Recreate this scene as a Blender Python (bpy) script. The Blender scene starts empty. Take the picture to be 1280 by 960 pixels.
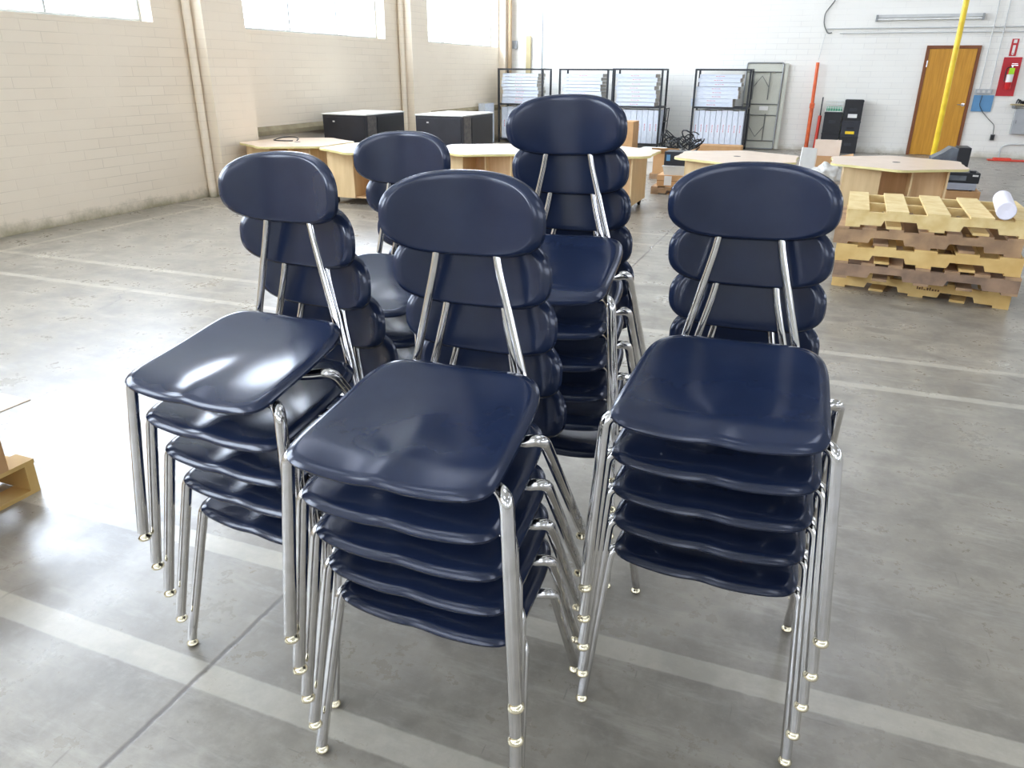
import bpy, bmesh, math, random
from mathutils import Vector, Matrix, Euler
PI = math.pi
R = math.radians
C = bpy.context.scene.collection
rnd = random.Random(7)

# ------------------------------------------------------------------ materials
def lin(r, g, b):
    f = lambda c: (c/255/12.92) if c/255 <= .04045 else ((c/255+.055)/1.055)**2.4
    return (f(r), f(g), f(b), 1)

def mat(name, col, rough=.5, metal=0, noise=None, scale=8, bump=0, coat=0, spec=.5, stretch=(1, 1, 1), detail=6, bscale=None):
    m = bpy.data.materials.new(name); m.use_nodes = True
    nt = m.node_tree; N = nt.nodes; L = nt.links
    b = N['Principled BSDF']
    b.inputs['Roughness'].default_value = rough
    b.inputs['Metallic'].default_value = metal
    b.inputs['Coat Weight'].default_value = coat
    b.inputs['Coat Roughness'].default_value = .12
    b.inputs['Specular IOR Level'].default_value = spec
    tc = N.new('ShaderNodeTexCoord'); mp = N.new('ShaderNodeMapping')
    mp.inputs['Scale'].default_value = stretch
    L.new(tc.outputs['Object'], mp.inputs['Vector'])
    nz = N.new('ShaderNodeTexNoise'); nz.inputs['Scale'].default_value = scale; nz.inputs['Detail'].default_value = detail
    L.new(mp.outputs['Vector'], nz.inputs['Vector'])
    cr = N.new('ShaderNodeValToRGB')
    c2 = noise if noise else tuple(c*.92 for c in col[:3])+(1,)
    cr.color_ramp.elements[0].position = .35; cr.color_ramp.elements[0].color = c2
    cr.color_ramp.elements[1].position = .65; cr.color_ramp.elements[1].color = col
    L.new(nz.outputs['Fac'], cr.inputs['Fac']); L.new(cr.outputs['Color'], b.inputs['Base Color'])
    if bump:
        bp = N.new('ShaderNodeBump'); bp.inputs['Strength'].default_value = bump; bp.inputs['Distance'].default_value = .004
        if bscale:
            n2 = N.new('ShaderNodeTexNoise'); n2.inputs['Scale'].default_value = bscale
            L.new(tc.outputs['Object'], n2.inputs['Vector']); L.new(n2.outputs['Fac'], bp.inputs['Height'])
        else:
            L.new(nz.outputs['Fac'], bp.inputs['Height'])
        L.new(bp.outputs['Normal'], b.inputs['Normal'])
    return m

navy = mat('navy_plastic', lin(31, 41, 65), .18, noise=lin(27, 37, 60), scale=14, bump=.012, bscale=420, spec=.5)
chrome = mat('chrome', (.74, .73, .72, 1), .09, 1, noise=(.66, .65, .63, 1), scale=30)
nickel = mat('glide_nickel', (.86, .78, .56, 1), .14, 1)
maple = mat('maple_panel', lin(226, 198, 152), .42, noise=lin(214, 184, 136), scale=3, stretch=(6, 6, .6))
maple_in = mat('birch_panel', lin(220, 186, 140), .5, noise=lin(206, 168, 122), scale=3, stretch=(6, 6, .6))
laminate = mat('table_laminate', lin(226, 203, 180), .3, noise=lin(219, 195, 170), scale=5)
yellow_edge = mat('yellow_edging', lin(222, 210, 146), .4)
blackp = mat('black_plastic', lin(28, 29, 32), .4, noise=lin(22, 23, 26), scale=12)
charcoal = mat('charcoal_laminate', lin(46, 48, 56), .38, noise=lin(38, 40, 46), scale=4)
palegrey = mat('pale_strip_grey', lin(104, 98, 92), .5, noise=lin(70, 68, 68), scale=20)
rubber = mat('caster_rubber', lin(30, 31, 33), .6)
card = mat('cardboard', lin(204, 160, 112), .8, noise=lin(194, 150, 102), scale=6)
card_pale = mat('pale_cardboard', lin(222, 204, 184), .75, noise=lin(214, 194, 172), scale=6)
tape = mat('white_label_paper', lin(232, 230, 224), .5)
whitebox = mat('white_carton', lin(226, 232, 240), .5, noise=lin(206, 214, 226), scale=9)
shadebox = mat('carton_side_shade', lin(196, 190, 178), .7, noise=lin(176, 168, 154), scale=9)
redprint = mat('red_print', lin(214, 140, 144), .6)
rackm = mat('rack_black_steel', lin(40, 42, 46), .45, noise=lin(30, 31, 34))
pine = mat('new_pine', lin(232, 208, 150), .6, noise=lin(218, 188, 124), scale=4, stretch=(3, 3, 3), bump=.1)
brownw = mat('weathered_pallet_wood', lin(182, 148, 110), .75, noise=lin(142, 114, 88), scale=7, bump=.2)
yelloww = mat('yellow_pallet_wood', lin(224, 192, 126), .65, noise=lin(206, 168, 100), scale=6, bump=.15)
greyw = mat('grey_pallet_wood', lin(160, 130, 104), .8, noise=lin(124, 102, 84), scale=8, bump=.2)
stamp = mat('ink_stamp', lin(112, 78, 50), .8)
paperroll = mat('white_paper_roll', lin(236, 232, 240), .5)
paint_grey = mat('grey_paint', lin(170, 172, 172), .5)
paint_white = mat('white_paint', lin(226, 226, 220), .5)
conduitm = mat('painted_conduit', lin(204, 204, 200), .5)
galv = mat('galvanised', lin(150, 152, 150), .4, .6)
doorm = mat('oak_door', lin(204, 146, 44), .4, noise=lin(186, 128, 32), scale=5, stretch=(8, 8, .5))
doorframe = mat('brown_door_frame', lin(122, 70, 36), .5)
yellowp = mat('yellow_paint', lin(240, 206, 40), .35, noise=lin(226, 188, 30), scale=10)
redp = mat('red_board', lin(190, 40, 48), .5)
redglass = mat('extinguisher_red', lin(206, 30, 34), .3)
lime = mat('lime_tag', lin(170, 220, 40), .5)
bluep = mat('blue_panel', lin(96, 146, 186), .5)
orangep = mat('orange_paint', lin(226, 104, 48), .45, noise=lin(206, 86, 40))
redorange = mat('red_orange_paint', lin(214, 66, 44), .45)
meshm = mat('mesh_beige', lin(214, 212, 196), .6, noise=lin(172, 172, 158), scale=160, detail=1)
tubegrey = mat('grey_tube', lin(120, 120, 114), .4, .3)
brownpipe = mat('brown_pipe', lin(176, 150, 116), .5)
brownboard = mat('brown_board', lin(176, 160, 120), .7)
crtgrey = mat('grey_housing', lin(110, 116, 122), .4, noise=lin(80, 84, 90))
prngrey = mat('printer_grey', lin(170, 174, 184), .45)
bagm = mat('white_bag', lin(216, 214, 206), .5, noise=lin(188, 184, 176), scale=14)
ledgem = mat('shaded_ledge', lin(160, 148, 118), .8, noise=lin(136, 124, 98), scale=5)
framem = mat('window_frame', lin(168, 172, 170), .5)
green = mat('green_plastic', lin(70, 160, 120), .5)
ceilm = mat('ceiling_paint', lin(214, 214, 208), .8)

def glass(name, tint):
    m = bpy.data.materials.new(name); m.use_nodes = True
    N = m.node_tree.nodes; L = m.node_tree.links
    for n in list(N): N.remove(n)
    o = N.new('ShaderNodeOutputMaterial'); mx = N.new('ShaderNodeMixShader')
    t = N.new('ShaderNodeBsdfTransparent'); g = N.new('ShaderNodeBsdfGlossy')
    t.inputs['Color'].default_value = tint; g.inputs['Roughness'].default_value = .05
    mx.inputs['Fac'].default_value = .06
    L.new(t.outputs[0], mx.inputs[1]); L.new(g.outputs[0], mx.inputs[2]); L.new(mx.outputs[0], o.inputs['Surface'])
    return m
glassm = glass('window_glass', (.95, .97, .98, 1)); dullglass = glass('dimmed_glass', (.56, .56, .57, 1)); skyglass = glass('skylight_glass', (.52, .52, .53, 1))  # dull panes are tinted to dim the added right and rear windows

def block_wall(name, axes, c1, c2, mort, dirt=None):
    """painted concrete block: axes picks which object coordinates run along and up the wall"""
    m = bpy.data.materials.new(name); m.use_nodes = True
    nt = m.node_tree; N = nt.nodes; L = nt.links; b = N['Principled BSDF']
    b.inputs['Roughness'].default_value = .55
    tc = N.new('ShaderNodeTexCoord'); sp = N.new('ShaderNodeSeparateXYZ'); cb = N.new('ShaderNodeCombineXYZ')
    L.new(tc.outputs['Object'], sp.inputs[0])
    L.new(sp.outputs[axes[0]], cb.inputs[0]); L.new(sp.outputs['Z'], cb.inputs[1])
    br = N.new('ShaderNodeTexBrick')
    br.inputs['Scale'].default_value = 1; br.inputs['Brick Width'].default_value = .42; br.inputs['Row Height'].default_value = .105
    br.inputs['Mortar Size'].default_value = .005; br.inputs['Mortar Smooth'].default_value = .6; br.inputs['Bias'].default_value = 0
    br.inputs['Color1'].default_value = c1; br.inputs['Color2'].default_value = c2; br.inputs['Mortar'].default_value = mort
    # a little wobble and worn-away joints
    nz = N.new('ShaderNodeTexNoise'); nz.inputs['Scale'].default_value = 1.3; nz.inputs['Detail'].default_value = 8
    L.new(tc.outputs['Object'], nz.inputs['Vector'])
    L.new(cb.outputs[0], br.inputs['Vector'])
    plain = N.new('ShaderNodeMix'); plain.data_type = 'RGBA'
    rr = N.new('ShaderNodeMapRange'); rr.inputs['From Min'].default_value = .4; rr.inputs['From Max'].default_value = .62
    rr.inputs['To Min'].default_value = .3; rr.inputs['To Max'].default_value = .92
    L.new(nz.outputs['Fac'], rr.inputs['Value']); L.new(rr.outputs[0], plain.inputs['Factor'])
    L.new(br.outputs['Color'], plain.inputs[6]); plain.inputs[7].default_value = c1
    last = plain.outputs[2]
    if dirt:
        n2 = N.new('ShaderNodeTexNoise'); n2.inputs['Scale'].default_value = 5; n2.inputs['Detail'].default_value = 8; n2.inputs['Roughness'].default_value = .7
        L.new(tc.outputs['Object'], n2.inputs['Vector'])
        ad = N.new('ShaderNodeMath'); ad.operation = 'MULTIPLY_ADD'; ad.inputs[1].default_value = -.3; 
        L.new(n2.outputs['Fac'], ad.inputs[0]); L.new(sp.outputs['Z'], ad.inputs[2])
        mr = N.new('ShaderNodeMapRange'); mr.inputs['From Min'].default_value = -.16; mr.inputs['From Max'].default_value = -.02
        mr.inputs['To Min'].default_value = .85; mr.inputs['To Max'].default_value = 0
        L.new(ad.outputs[0], mr.inputs['Value'])
        mx = N.new('ShaderNodeMix'); mx.data_type = 'RGBA'
        L.new(mr.outputs[0], mx.inputs['Factor']); L.new(last, mx.inputs[6]); mx.inputs[7].default_value = dirt
        last = mx.outputs[2]
    L.new(last, b.inputs['Base Color'])
    bp = N.new('ShaderNodeBump'); bp.inputs['Strength'].default_value = .22; bp.inputs['Distance'].default_value = .006; bp.invert = True
    L.new(br.outputs['Fac'], bp.inputs['Height']); L.new(bp.outputs['Normal'], b.inputs['Normal'])
    return m
wall_l_m = block_wall('painted_block_left', ('Y',), lin(236, 223, 202), lin(230, 216, 194), lin(208, 194, 172), lin(150, 142, 110))
wall_b_m = block_wall('painted_block_back', ('X',), lin(238, 235, 226), lin(234, 230, 220), lin(208, 205, 198), lin(188, 180, 160))
wall_o_m = block_wall('painted_block_other', ('Y',), lin(222, 220, 210), lin(216, 214, 204), lin(196, 192, 182))

def floor_mat():
    m = bpy.data.materials.new('worn_concrete_floor'); m.use_nodes = True
    nt = m.node_tree; N = nt.nodes; L = nt.links; b = N['Principled BSDF']
    tc = N.new('ShaderNodeTexCoord'); sp = N.new('ShaderNodeSeparateXYZ'); L.new(tc.outputs['Object'], sp.inputs[0])
    X, Y = sp.outputs['X'], sp.outputs['Y']
    def noise(s, d=8, r=.6, w=None, st=None):
        n = N.new('ShaderNodeTexNoise'); n.inputs['Scale'].default_value = s; n.inputs['Detail'].default_value = d; n.inputs['Roughness'].default_value = r
        if st:
            mp = N.new('ShaderNodeMapping'); mp.inputs['Scale'].default_value = st; mp.inputs['Rotation'].default_value = (0, 0, .4)
            L.new(tc.outputs['Object'], mp.inputs['Vector']); L.new(mp.outputs[0], n.inputs['Vector'])
        else: L.new(tc.outputs['Object'], n.inputs['Vector'])
        return n.outputs['Fac']
    def math_(op, a, b_=None, c=None):
        n = N.new('ShaderNodeMath'); n.operation = op
        for i, v in enumerate((a, b_, c)):
            if v is None: continue
            if isinstance(v, (int, float)): n.inputs[i].default_value = v
            else: L.new(v, n.inputs[i])
        return n.outputs[0]
    def mrange(v, a, b_, c, d):
        n = N.new('ShaderNodeMapRange')
        for i, q in zip((1, 2, 3, 4), (a, b_, c, d)): n.inputs[i].default_value = q
        L.new(v, n.inputs[0]); return n.outputs[0]
    def mix(f, a, b_):
        n = N.new('ShaderNodeMix'); n.data_type = 'RGBA'
        if isinstance(f, (int, float)): n.inputs['Factor'].default_value = f
        else: L.new(f, n.inputs['Factor'])
        for i, v in ((6, a), (7, b_)):
            if isinstance(v, tuple): n.inputs[i].default_value = v
            else: L.new(v, n.inputs[i])
        return n.outputs[2]
    big, midn, fine = noise(.9, 6), noise(4, 10, .65), noise(26, 8, .7)
    streak = noise(2.2, 9, .72, st=(1, 5, 1))
    col = mix(mrange(big, .35, .65, 0, 1), lin(138, 131, 118), lin(156, 149, 136))
    col = mix(mrange(midn, .44, .62, 0, .85), col, lin(122, 116, 106))
    col = mix(mrange(streak, .52, .72, 0, .6), col, lin(182, 176, 162))
    col = mix(mrange(fine, .5, .75, 0, .35), col, lin(172, 166, 150))
    scr = noise(7, 3, .5, st=(1.0, 16, 1)); scr2 = noise(5, 3, .5, st=(14, 1.2, 1))
    col = mix(mrange(scr, .70, .735, 0, .4), col, lin(92, 88, 84))
    col = mix(mrange(scr2, .71, .74, 0, .35), col, lin(92, 88, 84))
    col = mix(mrange(noise(3.3, 10, .75), .60, .74, 0, .45), col, lin(100, 96, 92))
    def stripe(coord, other, c, slope, half, x0=None, x1=None, amt=.75):
        d = math_('SUBTRACT', coord, c)
        if slope: d = math_('SUBTRACT', d, math_('MULTIPLY', other, slope))
        d = math_('ABSOLUTE', math_('ADD', d, math_('MULTIPLY', math_('SUBTRACT', fine, .5), .012)))
        f = mrange(d, half-.003, half+.003, amt, 0)
        if x0 is not None: f = math_('MULTIPLY', f, mrange(other, x0-.01, x0+.01, 0, 1))
        if x1 is not None: f = math_('MULTIPLY', f, mrange(other, x1-.01, x1+.01, 1, 0))
        return f
    wear = mrange(midn, .3, .62, 1.0, .62)
    tapec = mix(mrange(fine, .4, .7, 0, 1), lin(200, 193, 176), lin(184, 177, 160))
    for args in ((Y, X, 1.166, 0, .044), (Y, X, 1.711, .021, .042), (Y, X, 4.13, .02, .032), (Y, X, 4.63, .01, .032),
                 (Y, X, 7.2, 0, .032), (Y, X, 7.72, 0, .032), (Y, X, 10.4, 0, .032), (X, Y, -6.83, -.012, .035)):
        s = stripe(*args)
        far = args[2] > 3 or args[2] < 0
        s = math_('MULTIPLY', s, wear)
        if far: s = math_('MULTIPLY', s, .8)
        col = mix(s, col, tapec)
    # saw-cut joints and the dark grime along them
    def joint(coord, other, c, slope, w=.006):
        d = math_('ABSOLUTE', math_('ADD', math_('SUBTRACT', math_('SUBTRACT', coord, c), math_('MULTIPLY', other, slope)), math_('MULTIPLY', math_('SUBTRACT', streak, .5), .02)))
        return mrange(d, w*.5, w*1.7, 1, 0)
    seam = math_('MAXIMUM', joint(X, Y, -1.394, 0, .007), joint(X, Y, 4.7, 0, .006))
    seam = math_('MAXIMUM', seam, joint(Y, X, -3.4, 0, .006))
    seam = math_('MAXIMUM', seam, joint(Y, X, 9.0, 0, .006))
    # wandering cracks
    vo = N.new('ShaderNodeTexVoronoi'); vo.feature = 'DISTANCE_TO_EDGE'; vo.inputs['Scale'].default_value = .55
    wv = N.new('ShaderNodeTexNoise'); wv.inputs['Scale'].default_value = 2.2; wv.inputs['Detail'].default_value = 6
    L.new(tc.outputs['Object'], wv.inputs['Vector'])
    va = N.new('ShaderNodeVectorMath'); va.operation = 'MULTIPLY_ADD'; va.inputs[1].default_value = (.5, .5, 0)
    L.new(wv.outputs['Color'], va.inputs[0]); L.new(tc.outputs['Object'], va.inputs[2]); L.new(va.outputs[0], vo.inputs['Vector'])
    crack = math_('MULTIPLY', mrange(vo.outputs['Distance'], .001, .005, 1, 0), mrange(big, .5, .6, 0, .55))
    dark = math_('MAXIMUM', math_('MULTIPLY', seam, .8), crack)
    col = mix(dark, col, lin(84, 76, 68))
    L.new(col, b.inputs['Base Color'])
    rough = mrange(math_('ADD', math_('MULTIPLY', midn, .6), math_('MULTIPLY', fine, .4)), .35, .65, .23, .40)
    L.new(rough, b.inputs['Roughness'])
    b.inputs['Specular IOR Level'].default_value = .62
    bp = N.new('ShaderNodeBump'); bp.inputs['Strength'].default_value = .13; bp.inputs['Distance'].default_value = .003
    h = math_('SUBTRACT', math_('ADD', math_('MULTIPLY', fine, .5), streak), math_('MULTIPLY', dark, 1.5))
    L.new(h, bp.inputs['Height']); L.new(bp.outputs['Normal'], b.inputs['Normal'])
    return m
floorm = floor_mat()

# ------------------------------------------------------------------ mesh helpers
def obj(name, bm, m, parent=None, smooth=False, loc=None):
    bmesh.ops.recalc_face_normals(bm, faces=bm.faces)
    me = bpy.data.meshes.new(name); bm.to_mesh(me); bm.free()
    if smooth:
        for p in me.polygons: p.use_smooth = True
        if smooth == 'auto':
            try: me.set_sharp_from_angle(angle=R(40))
            except Exception: pass
    o = bpy.data.objects.new(name, me); C.objects.link(o)
    if m: me.materials.append(m)
    if parent: o.parent = parent
    if loc: o.location = loc
    return o
def box(bm, x0, x1, y0, y1, z0, z1, bev=0):
    r = bmesh.ops.create_cube(bm, size=1)
    M = Matrix.Translation(((x0+x1)/2, (y0+y1)/2, (z0+z1)/2)) @ Matrix.Diagonal((x1-x0, y1-y0, z1-z0, 1))
    bmesh.ops.transform(bm, matrix=M, verts=r['verts'])
    if bev:
        es = list({e for v in r['verts'] for e in v.link_edges})
        bmesh.ops.bevel(bm, geom=es, offset=bev, segments=2, affect='EDGES', profile=.5)
    return bm
def B_(*a, bev=0):
    return box(bmesh.new(), *a, bev=bev)
def rounded(pts, rad=.03, seg=6):
    """polyline with filleted corners; rad may be a list"""
    pts = [Vector(p) for p in pts]; out = [pts[0]]
    for i in range(1, len(pts)-1):
        r = rad[i-1] if isinstance(rad, (list, tuple)) else rad
        a, b, c = pts[i-1], pts[i], pts[i+1]
        u = (a-b); v = (c-b); r = min(r, u.length*.49, v.length*.49)
        p, q = b+u.normalized()*r, b+v.normalized()*r
        for k in range(seg+1):
            t = k/seg; out.append(p*(1-t)**2 + b*2*t*(1-t) + q*t*t)
    out.append(pts[-1]); return out
def tube(bm, pts, rad, n=12, cap=True):
    pts = [Vector(p) for p in pts]; rings = []
    t0 = (pts[1]-pts[0]).normalized()
    up = Vector((0, 0, 1)) if abs(t0.z) < .9 else Vector((1, 0, 0))
    nrm = t0.cross(up).normalized()
    for i, p in enumerate(pts):
        t = (pts[min(i+1, len(pts)-1)]-pts[max(i-1, 0)]).normalized()
        nrm = (nrm - t*nrm.dot(t)).normalized(); bn = t.cross(nrm)
        r = rad[i] if isinstance(rad, (list, tuple)) else rad
        rings.append([bm.verts.new(p+(nrm*math.cos(a)+bn*math.sin(a))*r) for a in [2*PI*k/n for k in range(n)]])
    for a, b in zip(rings, rings[1:]):
        for k in range(n): bm.faces.new((a[k], a[(k+1) % n], b[(k+1) % n], b[k]))
    if cap:
        bm.faces.new(rings[0][::-1]); bm.faces.new(rings[-1])
    return bm
def lathe(bm, prof, n=20, loc=(0, 0, 0), M=None):
    """profile [(r, z)...] about z"""
    M = M or Matrix.Translation(loc); rings = []
    for r, z in prof:
        if r < 1e-5: rings.append([bm.verts.new(M @ Vector((0, 0, z)))])
        else: rings.append([bm.verts.new(M @ Vector((r*math.cos(2*PI*k/n), r*math.sin(2*PI*k/n), z))) for k in range(n)])
    for a, b in zip(rings, rings[1:]):
        for k in range(n):
            k2 = (k+1) % n
            if len(a) == 1 and len(b) == 1: continue
            if len(a) == 1: bm.faces.new((a[0], b[k], b[k2]))
            elif len(b) == 1: bm.faces.new((a[k], a[k2], b[0]))
            else: bm.faces.new((a[k], a[k2], b[k2], b[k]))
    return bm
def prism(bm, poly, d0, d1, axis='Y'):
    """extrude 2-D polygon; axis Y: poly in (x,z); axis Z: poly in (x,y); axis X: poly in (y,z)"""
    f = {'Y': lambda a, b, d: (a, d, b), 'Z': lambda a, b, d: (a, b, d), 'X': lambda a, b, d: (d, a, b)}[axis]
    A = [bm.verts.new(f(a, b, d0)) for a, b in poly]; Bv = [bm.verts.new(f(a, b, d1)) for a, b in poly]
    n = len(poly)
    bm.faces.new(A); bm.faces.new(Bv[::-1])
    for k in range(n): bm.faces.new((A[k], A[(k+1) % n], Bv[(k+1) % n], Bv[k]))
    return bm
def tag(o, label=None, cat=None, group=None, kind=None):
    if label: o['label'] = label
    if cat: o['category'] = cat
    if group: o['group'] = group
    if kind: o['kind'] = kind
    return o
def thing(name, label, cat, loc=(0, 0, 0), rz=0, group=None):
    o = bpy.data.objects.new(name, None); C.objects.link(o); o.empty_display_size = .1
    o.location = loc; o.rotation_euler = (0, 0, rz)
    return tag(o, label, cat, group)
def struct(name, bm, m, parent=None):
    o = obj(name, bm, m, parent)
    if not parent: o['kind'] = 'structure'
    return o
def copy_tree(o, parent=None):
    c = o.copy(); C.objects.link(c)
    c.parent = parent
    for ch in list(o.children): copy_tree(ch, c)
    return c

# ------------------------------------------------------------------ room
XL, YB, XR, YR, ZC = -7.446, 17.977, 13.0, -8.0, 5.6
struct('floor', B_(XL-.3, XR+.3, YR-.3, YB+.3, -.2, 0), floorm)
SKX = [(-5.2, -3.8), (.2, 1.6), (5.8, 7.2)]; SKY = [(-5.0, -2.2), (1.4, 4.2), (7.8, 10.6), (13.6, 16.4)]
bm = bmesh.new(); e = YR-.3
for y0, y1 in SKY:
    box(bm, XL-.3, XR+.3, e, y0, ZC, ZC+.2); ex = XL-.3
    for x0, x1 in SKX:
        box(bm, ex, x0, y0, y1, ZC, ZC+.2); ex = x1
    box(bm, ex, XR+.3, y0, y1, ZC, ZC+.2); e = y1
box(bm, XL-.3, XR+.3, e, YB+.3, ZC, ZC+.2)
struct('ceiling', bm, ceilm)
WZ0, WZ1 = 2.05, 4.75
wins_l = [(-6.45, -2.8), (-1.4, 2.25), (3.66, 7.35), (8.9, 12.55), (13.94, 17.6)]
def wall_with_openings(name, axis, at, thick, u0, u1, wins, z0, z1, m):
    bm = bmesh.new()
    def bx(a0, a1, c0, c1):
        if axis == 'X': box(bm, at, at+thick, a0, a1, c0, c1)
        else: box(bm, a0, a1, at, at+thick, c0, c1)
    bx(u0, u1, 0, z0); bx(u0, u1, z1, ZC)
    e = u0
    for a, b in wins:
        bx(e, a, z0, z1); e = b
    bx(e, u1, z0, z1)
    return struct(name, bm, m)
wall_with_openings('wall_left', 'X', XL-.3, .3, YR-.3, YB+.3, wins_l, WZ0, WZ1, wall_l_m)
struct('wall_back', B_(XL, XR, YB, YB+.3, 0, ZC), wall_b_m)
fill_wins_r = [(-5, -1), (1, 5), (7, 11), (13, 17)]  # unseen windows added to fill from the right
wall_with_openings('wall_right', 'X', XR, .3, YR-.3, YB+.3, fill_wins_r, 2.4, 4.6, wall_o_m)
fill_wins_f = [(-5.5, -2.0), (0.5, 4.0), (7.5, 11.0)]  # unseen windows added behind the camera to brighten front faces
wall_with_openings('wall_rear', 'Y', YR-.3, .3, XL, XR, fill_wins_f, 1.9, 4.6, wall_o_m)
wn = 0
def window(axis, at, a, b, z0, z1, cuts, pane=None):
    global wn
    wn += 1
    r = bpy.data.objects.new('window_%d' % wn, None); C.objects.link(r); r['kind'] = 'structure'
    def bx(bm, u0, u1, c0, c1, d=.03):
        if axis == 'X': box(bm, at-d, at+d, u0, u1, c0, c1)
        else: box(bm, u0, u1, at-d, at+d, c0, c1)
    bm = bmesh.new()
    w = .035
    bx(bm, a, b, z0, z0+w); bx(bm, a, b, z1-w, z1); bx(bm, a, a+w, z0+w, z1-w); bx(bm, b-w, b, z0+w, z1-w)
    for c in cuts: bx(bm, c-.016, c+.016, z0+w, z1-w)
    bx(bm, a+w, b-w, (z0+z1)/2-.014, (z0+z1)/2+.014, .025)
    obj('window_frame', bm, framem, r)
    bm = bmesh.new(); bx(bm, a+w, b-w, z0+w, z1-w, .003)
    obj('window_pane', bm, pane or glassm, r)
for a, b in wins_l:
    window('X', XL-.2, a, b, WZ0, WZ1, [a+(b-a)*k/3 for k in (1, 2)])
for a, b in fill_wins_r:
    window('X', XR+.15, a, b, 2.4, 4.6, [a+(b-a)*k/3 for k in (1, 2)], dullglass)
for a, b in fill_wins_f:
    window('Y', YR-.15, a, b, 1.9, 4.6, [a+(b-a)*k/3 for k in (1, 2)], dullglass)
for y0, y1 in SKY:
    for x0, x1 in SKX:
        wn += 1
        rt_ = bpy.data.objects.new('window_%d' % wn, None); C.objects.link(rt_); rt_['kind'] = 'structure'
        bm = bmesh.new()
        for a in ((x0, x1, y0, y0+.04), (x0, x1, y1-.04, y1), (x0, x0+.04, y0+.04, y1-.04), (x1-.04, x1, y0+.04, y1-.04)): box(bm, *a, ZC+.08, ZC+.14)
        obj('window_frame', bm, framem, rt_); obj('window_pane', B_(x0+.04, x1-.04, y0+.04, y1-.04, ZC+.10, ZC+.11), skyglass, rt_)
# pilasters on the left wall and the ledge between them, coloured dark for groove shade
tn = 0
def trim(bm, m):
    global tn
    tn += 1
    return struct('trim_%d' % tn, bm, m)
for y0, y1 in ((7.9, 8.65), (13.07, 13.72), (2.7, 3.4), (-2.5, -1.75)):
    trim(B_(XL, XL+.235, y0, y1, 0, ZC), wall_l_m)
trim(B_(XL, XL+.16, 17.68, YB, 0, ZC), wall_l_m)
for y0, y1 in ((8.65, 13.07), (13.72, 17.68)):
    bm = bmesh.new()
    prism(bm, [(XL, .68), (XL+.05, .68), (XL+.05, .74), (XL, .80)], y0, y1, 'Y')
    trim(bm, ledgem)

# ------------------------------------------------------------------ chair
def superell(hx, hy, e, a):
    c, s = math.cos(a), math.sin(a)
    return (hx*math.copysign(abs(c)**(2/e), c), hy*math.copysign(abs(s)**(2/e), s))
def shell(outline, surf, roll, thick, nr=14, na=72, rollin=.84):
    """a moulded shell: outline(angle)->(u,v), surf(u,v)->point, roll(t)->drop along the surface normal"""
    bm = bmesh.new()
    def norm(u, v):
        e = 1e-3; p = Vector(surf(u, v))
        return (Vector(surf(u+e, v))-p).cross(Vector(surf(u, v+e))-p).normalized()
    radii = [rollin*k/(nr-5) for k in range(nr-4)] + [rollin+(1-rollin)*k/5 for k in (1, 2, 3, 4, 4.75, 5)]
    top, bot = [], []
    for r in radii:
        rt, rb = [], []
        for k in range(na):
            a = 2*PI*k/na; u, v = outline(a); u *= r; v *= r
            n = norm(u, v); d = roll(max(0, (r-rollin)/(1-rollin)))
            p = Vector(surf(u, v)) - n*d
            rt.append(p); rb.append(p - n*thick)
            if r == 0: break
        top.append(rt); bot.append(rb)
    def ring(L): return [bm.verts.new(p) for p in L]
    T = [ring(x) for x in top]; Bt = [ring(x) for x in bot]
    # draw the underside rim slightly inward so that the lip reads as rolled
    for S, flip in ((T, False), (Bt, True)):
        for a, b in zip(S, S[1:]):
            for k in range(na):
                k2 = (k+1) % na
                f = (a[0], b[k], b[k2]) if len(a) == 1 else (a[k], b[k], b[k2], a[k2])
                bm.faces.new(f[::-1] if flip else f)
    for k in range(na):
        k2 = (k+1) % na; bm.faces.new((T[-1][k], Bt[-1][k], Bt[-1][k2], T[-1][k2]))
    return bm

def seat_surf(u, v):
    # v: -1 front .. 1 rear (metres about the seat centre), u sideways; a saddle with thigh dips and a waterfall front
    y = v; x = u
    t = (y+.189)/.378                               # 0 front, 1 rear
    hw = 1.05-.12*t                               # narrower towards the rear
    x2 = x*hw
    q = x/.205
    z = .449 + .030*t
    z += .010*q*q*(1-.25*t)-.010*max(0, abs(q)-.72)**1.5*(1-t)                       # raised sides
    z -= .012*math.exp(-((y-.02)/.12)**2)*(1-.6*q*q)
    z += .008*math.exp(-(x/.045)**2)*max(0, 1-t*1.7)      # centre ridge between the thighs
    z -= .012*max(0, (.2-t)/.2)**2 * (1-.5*q*q)         # waterfall front
    z += .010*max(0, (t-.72)/.28)**2                      # rises at the rear
    return (x2, y-.020, z)
def seat_outline(a):
    c, s_ = math.cos(a), math.sin(a)
    n = 8.5 if s_ < 0 else 4.8
    rr_ = (abs(c/.213)**n+abs(s_/.189)**n)**(-1/n); u, v = c*rr_, s_*rr_
    v -= .005*(1-min(1, abs(u)/.2)**2) if v < 0 else 0
    return u, v
def make_seat():
    return shell(seat_outline, seat_surf, lambda t: .011*t*t, .0055, nr=20, na=128, rollin=.90)
BACKZ, BACKH, BACKW = .789, .087, .179
def back_surf(u, v):
    # u sideways, v up; concave, wraps forward at the sides
    y = .246 - .046*(u/.186)**2 + v*.17
    return (u, y, BACKZ+v*.985)
def make_back():
    # surface normal faces the sitter (-y): u x v gives -y
    def ol(a):
        u, v = superell(BACKW, BACKH, 2.6, a)
        return u, v
    return shell(ol, back_surf, lambda t: .012*t*t, .008, nr=14, na=112, rollin=.89)

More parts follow.
